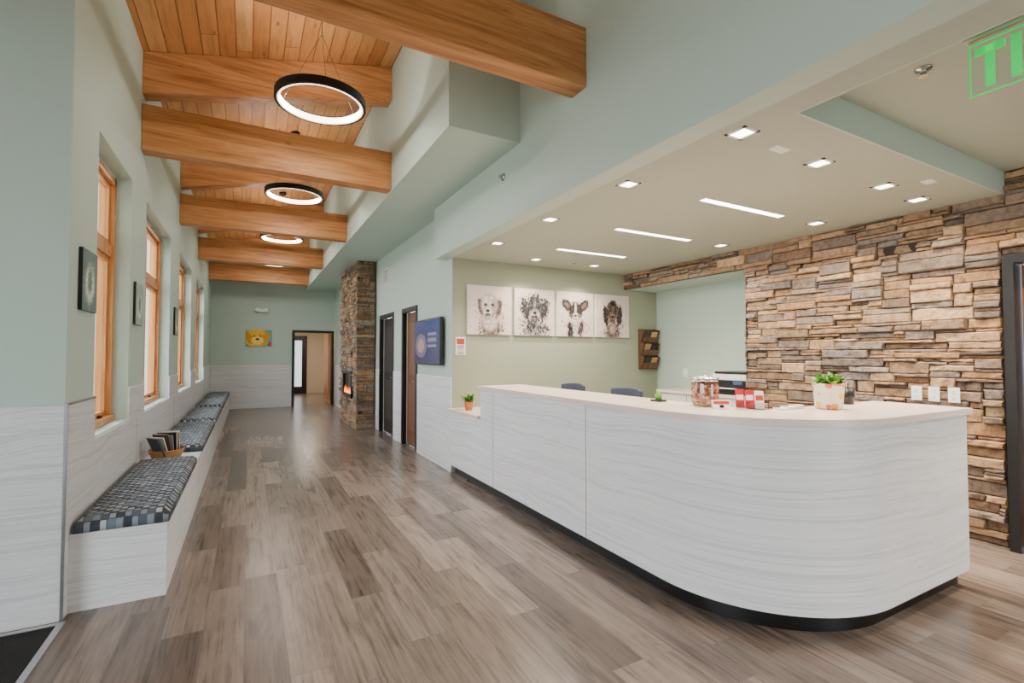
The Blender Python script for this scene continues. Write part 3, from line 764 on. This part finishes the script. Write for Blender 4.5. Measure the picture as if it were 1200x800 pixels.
# ------------------------------------------------------------------ lights / ceiling fixtures
for i, yy in enumerate((2.52, 3.5, 4.48)):
    b = MB(); b.box(3.0, 3.98, yy-0.035, yy+0.035, ZR-0.004, ZR, M_white); b.box(3.01, 3.97, yy-0.026, yy+0.026, ZR-0.006, ZR-0.001, M_led)
    o = b.obj('linear_ceiling_light'); light('linear_lamp', 'AREA', (3.49, yy, ZR-0.012), 32, (1, .9, .78), 0.94, 0.05, parent=o)
def downlight(x, y, z=ZR, p=15):
    b = MB(); s = 0.062
    b.box(x-s, x+s, y-s, y-s+0.018, z-0.006, z, M_white); b.box(x-s, x+s, y+s-0.018, y+s, z-0.006, z, M_white)
    b.box(x-s, x-s+0.018, y-s, y+s, z-0.006, z, M_white); b.box(x+s-0.018, x+s, y-s, y+s, z-0.006, z, M_white)
    b.box(x-s+0.018, x+s-0.018, y-s+0.018, y+s-0.018, z-0.002, z, M_down)
    o = b.obj('recessed_downlight'); light('downlight_lamp', 'AREA', (x, y, z-0.008), p, (1, .84, .66), 0.07, parent=o, spread=2.1)
for x, y in ((2.29, 1.66), (3.07, 1.7), (3.89, 1.72), (2.29, 2.54), (2.29, 3.53), (2.29, 4.55), (4.45, 2.5), (4.45, 3.5), (4.45, 1.75), (3.1, 5.1), (4.0, 5.1)):
    downlight(x, y)
downlight(4.3, 0.95, 2.75, 32); downlight(4.3, -0.6, 2.75, 24); downlight(3.0, -0.6, 2.75, 24)
boxes('ceiling_air_vent', [(2.6, 2.72, 1.66, 1.72, ZR-0.006, ZR), (2.61, 2.71, 1.675, 1.68, ZR-0.009, ZR-0.006), (2.61, 2.71, 1.695, 1.70, ZR-0.009, ZR-0.006)], M_white)
boxes('ceiling_speaker_plate', [(4.0, 4.1, 1.5, 1.56, ZR-0.006, ZR), (4.02, 4.08, 1.52, 1.54, ZR-0.01, ZR-0.006)], M_white)
def sprinkler(M):
    b = MB(); b.lathe(0, 0, [(0.035, 0), (0.033, -0.008), (0.012, -0.01), (0.012, -0.03), (0.02, -0.034), (0.02, -0.038)], M_chrome, 20, True, True, True, M); b.obj('fire_sprinkler')
sprinkler(Matrix.Translation((2.78, 1.06, 2.75)))
sprinkler(Matrix.Translation((XH, 3.85, 3.0)) @ Matrix.Rotation(math.radians(90), 4, 'Y'))
sprinkler(Matrix.Translation((3.6, 5.0, ZR)))
b = MB(); b.box(XR-0.01, XR, 8.55, 8.85, 2.68, 2.95, M_white)
for k in range(7): b.box(XR-0.016, XR-0.01, 8.57, 8.83, 2.70+k*0.034, 2.715+k*0.034, M_seam)
b.obj('wall_air_vent')
b = MB(); b.box(0.2, 0.4, YF-0.06, YF, 2.55, 2.63, M_white)
for dx in (0.2, 0.4): b.lathe(0, 0, [(0.03, 0), (0.05, 0.05), (0.05, 0.06)], M_white, 16, True, True, True, Matrix.Translation((dx, YF-0.06, 2.6)) @ Matrix.Rotation(math.radians(90), 4, 'X'))
b.obj('emergency_light')
# exit sign
b = MB(); ex = 2.61
b.box(ex-0.035, ex+0.035, 0.50, 0.85, 2.69, 2.75, M_alu)
b.box(ex-0.004, ex+0.004, 0.50, 0.84, 2.46, 2.69, glass_mat('exit_acrylic', (0.93, 0.99, 0.96), 0.06))
for (a, c, d, e) in ((0.50, 0.84, 2.46, 2.464), (0.50, 0.84, 2.672, 2.676), (0.836, 0.84, 2.46, 2.676), (0.50, 0.504, 2.46, 2.676)): b.box(ex-0.005, ex+0.005, a, c, d, e, M_exit)
ZB, ZT = 2.485, 2.652
def L(ya, yb, za, zb): b.box(ex-0.006, ex+0.006, ya, yb, za, zb, M_exit)
def diag(p, q):
    (ya, za), (yb, zb) = p, q; w2 = 0.016
    b.add([(ex-0.006, ya-w2, za), (ex-0.006, ya+w2, za), (ex-0.006, yb+w2, zb), (ex-0.006, yb-w2, zb), (ex+0.006, ya-w2, za), (ex+0.006, ya+w2, za), (ex+0.006, yb+w2, zb), (ex+0.006, yb-w2, zb)],
          [(0,1,2,3),(4,7,6,5),(0,4,5,1),(1,5,6,2),(2,6,7,3),(3,7,4,0)], M_exit)
L(0.73, 0.822, ZT-0.03, ZT); L(0.762, 0.79, ZB, ZT)
L(0.685, 0.713, ZB, ZT)
diag((0.59, ZB), (0.655, ZT)); diag((0.655, ZB), (0.59, ZT))
L(0.513, 0.539, ZB, ZT); L(0.513, 0.568, ZT-0.026, ZT); L(0.513, 0.568, ZB, ZB+0.026); L(0.513, 0.56, (ZB+ZT)/2-0.013, (ZB+ZT)/2+0.013)
b.obj('exit_sign')

# ------------------------------------------------------------------ door mat
b = MB(); b.box(-3.1, -0.85, 0.2, 3.35, 0.0, 0.008, M_mat); b.box(-0.85, -0.82, 0.2, 3.38, 0.0, 0.012, M_alu); b.box(-3.1, -0.85, 3.35, 3.38, 0.0, 0.012, M_alu); b.obj('entry_floor_mat')
def outlet(M):
    b = MB(); b.box(-0.036, 0.036, -0.058, 0.058, 0, 0.006, M_white, M)
    for s in (-1, 1): b.box(-0.017, 0.017, s*0.026-0.014, s*0.026+0.014, 0.006, 0.008, M_paper, M); b.box(-0.008, -0.005, s*0.026-0.006, s*0.026+0.006, 0.008, 0.0085, M_black, M); b.box(0.005, 0.008, s*0.026-0.006, s*0.026+0.006, 0.008, 0.0085, M_black, M)
    b.obj('wall_outlet', 0.001)
RX = Matrix.Rotation(math.radians(90), 4, 'X'); RY = Matrix.Rotation(math.radians(-90), 4, 'Z') @ RX
outlet(Matrix.Translation((-1.145, 3.43-t, 0.42)) @ RX)
for yy in (1.93, 1.815, 1.69): outlet(Matrix.Translation((4.815, yy, 1.09)) @ RY)
outlet(Matrix.Translation((5.51, 4.95, 1.15)) @ RY)

# ------------------------------------------------------------------ counter-top objects
ZT_ = 1.0805
b = MB(); jx, jy = 2.53, 2.12
b.lathe(jx, jy, [(0.07, ZT_), (0.08, ZT_+0.006), (0.084, ZT_+0.02), (0.084, ZT_+0.14), (0.078, ZT_+0.16)], M_smoke, 32, True, False)
b.lathe(jx, jy, [(0.08, ZT_+0.155), (0.083, ZT_+0.16), (0.083, ZT_+0.176), (0.03, ZT_+0.184), (0.012, ZT_+0.188), (0.016, ZT_+0.198)], M_chrome, 32)
tm = [plain('treat_%d' % k, c, 0.8) for k, c in enumerate([(170, 108, 70), (206, 150, 104), (140, 82, 56), (222, 176, 136), (176, 84, 70)])]
rr = random.Random(4)
b.lathe(jx, jy, [(0.06, ZT_+0.008), (0.066, ZT_+0.015), (0.066, ZT_+0.13), (0.05, ZT_+0.138)], tm[0], 20)
for k in range(520):
    a = rr.uniform(0, 6.283); q = rr.uniform(0.058, 0.074); zz = ZT_+0.016+rr.random()*0.118
    if k > 440: q = rr.uniform(0, .06); zz = ZT_+0.136+rr.random()*.008
    M = Matrix.Translation((jx+q*math.cos(a), jy+q*math.sin(a), zz)) @ Matrix.Rotation(rr.uniform(0, 3), 4, 'X') @ Matrix.Rotation(rr.uniform(0, 3), 4, 'Z')
    b.box(-0.010, 0.010, -0.006, 0.006, -0.005, 0.005, rr.choice(tm), M)
b.obj('dog_treat_jar')
b = MB(); RM = Matrix.Translation((2.60, 1.86, ZT_)) @ Matrix.Rotation(math.radians(-40), 4, 'Z')
for k, dx in enumerate((-0.05, 0.0, 0.05)):
    M = RM @ Matrix.Translation((dx, -k*0.012, 0)) @ Matrix.Rotation(math.radians(-12), 4, 'X')
    b.box(-0.024, 0.024, -0.002, 0.002, 0.008, 0.12-0.004*k, M_red if k != 2 else M_paper, M); b.box(-0.02, 0.02, -0.0026, -0.002, 0.055, 0.085, M_paper if k != 2 else M_red, M)
    b.box(-0.026, 0.026, -0.016, -0.014, 0.0, 0.04, M_smoke, M)
b.box(-0.08, 0.08, -0.05, 0.03, 0.0, 0.004, M_smoke, RM)
b.obj('brochure_holder')
b = MB(); RM = Matrix.Translation((2.46, 1.94, ZT_)) @ Matrix.Rotation(math.radians(-35), 4, 'Z')
M = RM @ Matrix.Rotation(math.radians(-20), 4, 'X'); b.box(-0.05, 0.05, -0.002, 0.002, 0.001, 0.055, M_paper, M); b.box(-0.045, 0.045, -0.003, -0.002, 0.03, 0.05, M_red, M); b.box(-0.012, 0.012, -0.0032, -0.002, 0.008, 0.026, M_black, M)
M = RM @ Matrix.Translation((0, 0.038, 0)) @ Matrix.Rotation(math.radians(20), 4, 'X'); b.box(-0.05, 0.05, -0.002, 0.002, 0.001, 0.055, M_paper, M)
b.obj('tent_sign')
b = MB()
for k in range(3):
    M = Matrix.Translation((2.74+k*0.075, 1.76+0.0*k, ZT_)) @ Matrix.Rotation(math.radians(-30+8*k), 4, 'Z'); b.box(-0.033, 0.033, -0.026, 0.026, 0.0, 0.01+0.006*k, M_paper, M); b.box(-0.03, 0.0, -0.01, 0.01, 0.01+0.006*k, 0.0108+0.006*k, M_red, M)
b.obj('business_card_stack')
def vase_mat():
    m, nt, bs = new_mat('floral_ceramic'); N = NT(nt); tc = N.node('ShaderNodeTexCoord')
    v = N.node('ShaderNodeTexVoronoi'); v.inputs['Scale'].default_value = 20; N.l.new(tc.outputs['Object'], v.inputs['Vector'])
    spot = N.math('LESS_THAN', v.outputs['Distance'], 0.42)
    cr = N.ramp(v.outputs['Color'], [(0, (230, 156, 40)), (0.35, (220, 96, 84)), (0.6, (238, 190, 60)), (0.8, (120, 160, 60))], 'CONSTANT')
    N.l.new(N.mix(spot, (*lin((240, 232, 214)), 1), cr), bs.inputs['Base Color']); bs.inputs['Roughness'].default_value = 0.25
    return m
b = MB(); vx, vy = 3.05, 1.66
b.lathe(vx, vy, [(0.06, ZT_), (0.072, ZT_+0.01), (0.082, ZT_+0.14), (0.086, ZT_+0.15), (0.08, ZT_+0.152), (0.076, ZT_+0.13)], vase_mat(), 32, True, True)
def leaf(b, p, ang, tilt, L_, W_, mat):
    M = Matrix.Translation(p) @ Matrix.Rotation(ang, 4, 'Z') @ Matrix.Rotation(-tilt, 4, 'Y')
    V = []; n = 6
    for i in range(n+1):
        u = i/n; w = W_*math.sin(math.pi*min(1, u*0.92+0.08))**0.8; dz = -0.25*L_*u*u
        V += [M @ Vector((L_*u, -w, dz+0.2*w)), M @ Vector((L_*u, 0, dz)), M @ Vector((L_*u, w, dz+0.2*w))]
    F = []
    for i in range(n):
        o = i*3; F += [(o, o+3, o+4, o+1), (o+1, o+4, o+5, o+2)]
    b.add(V, F, mat, True)
gm = [plain('leaf_a', (96, 156, 50), 0.5), plain('leaf_b', (62, 118, 42), 0.5), plain('leaf_c', (136, 184, 74), 0.5)]
rr = random.Random(11)
for k in range(60): leaf(b, (vx+rr.uniform(-.05, .05), vy+rr.uniform(-.05, .05), ZT_+0.135+rr.uniform(0, .02)), rr.uniform(0, 6.28), rr.uniform(0.2, 1.4), rr.uniform(0.05, 0.085), 0.016, rr.choice(gm))
b.obj('potted_succulent_vase')
b = MB(); px, py = 3.45, 1.76
b.lathe(px, py, [(0.036, ZT_), (0.04, ZT_+0.1), (0.037, ZT_+0.1), (0.034, ZT_+0.01)], M_black, 24)
for k in range(5): b.tube((px-0.01+0.006*k, py, ZT_+0.02), (px-0.03+0.015*k, py+0.01*k-0.02, ZT_+0.14), 0.004, [M_black, M_red, M_paper][k % 3], 8)
b.obj('pen_cup')
b = MB(); vx, vy, z_ = 2.25, 5.2, 0.7655
b.lathe(vx, vy, [(0.04, z_), (0.055, z_+0.09), (0.058, z_+0.1), (0.052, z_+0.1), (0.05, z_+0.085)], M_terra, 24)
for k in range(46): leaf(b, (vx+rr.uniform(-.03, .03), vy+rr.uniform(-.03, .03), z_+0.09), rr.uniform(0, 6.28), rr.uniform(0.5, 1.5), rr.uniform(0.08, 0.13), 0.016, rr.choice(gm[:2]))
b.obj('potted_plant')
b = MB(); b.box(2.4, 2.52, 4.85, 5.0, 0.7655, 0.79, M_paper); b.box(2.41, 2.51, 4.86, 4.99, 0.79, 0.8, M_red); b.obj('leaflet_stack', 0.002)
b = MB(); b.box(2.46, 2.53, 2.44, 2.52, ZT_, ZT_+0.012, M_black); b.lathe(2.495, 2.48, [(0.02, ZT_+0.012), (0.024, ZT_+0.05), (0.012, ZT_+0.06), (0.01, ZT_+0.075)], gm[0], 16); b.obj('hand_sanitizer')
for (mx, my) in ((2.45, 4.0), (2.45, 2.75)):
    b = MB(); b.box(mx-0.1, mx+0.1, my-0.12, my+0.12, 0.7505, 0.765, M_black); b.box(mx-0.015, mx+0.015, my-0.03, my+0.03, 0.765, 0.82, M_black); b.box(mx-0.02, mx+0.02, my-0.26, my+0.26, 0.8, 1.035, M_black)
    b.obj('computer_monitor', 0.004)
b = MB(); b.box(4.96, 5.5, 3.56, 4.9, 0.0, 0.9, M_lam); b.box(4.94, 5.505, 3.555, 4.95, 0.9, 0.93, M_top)
for yy in (3.98, 4.44): b.box(4.955, 4.961, yy, yy+0.006, 0.02, 0.88, M_seam)
b.obj('niche_cabinet')
b = MB(); b.box(5.02, 5.46, 3.62, 4.14, 0.9305, 1.1, M_black); b.box(5.04, 5.46, 3.64, 4.12, 1.1, 1.17, M_paper); b.box(5.06, 5.44, 3.67, 4.09, 1.17, 1.2, M_black)
b.box(4.95, 5.02, 3.75, 4.02, 1.0, 1.01, M_paper); b.box(5.01, 5.02, 3.68, 3.8, 1.05, 1.09, plain('printer_panel', (70, 90, 120), 0.2))
b.obj('printer', 0.006)

# ------------------------------------------------------------------ world
w = bpy.data.worlds.new('World'); sc.world = w; w.use_nodes = True; nt = w.node_tree
bg = nt.nodes['Background']; bg.inputs[0].default_value = (0.9, 0.95, 1.0, 1); bg.inputs[1].default_value = 10.0

# ------------------------------------------------------------------ camera
cam = bpy.data.cameras.new('camera'); cam.sensor_width = 36; cam.lens = 17.1; cam.clip_start = 0.05
co = bpy.data.objects.new('camera', cam); sc.collection.objects.link(co)
co.location = (0, 0, 1.4); co.rotation_euler = (math.radians(91.6), 0, math.radians(-28.46))
sc.camera = co
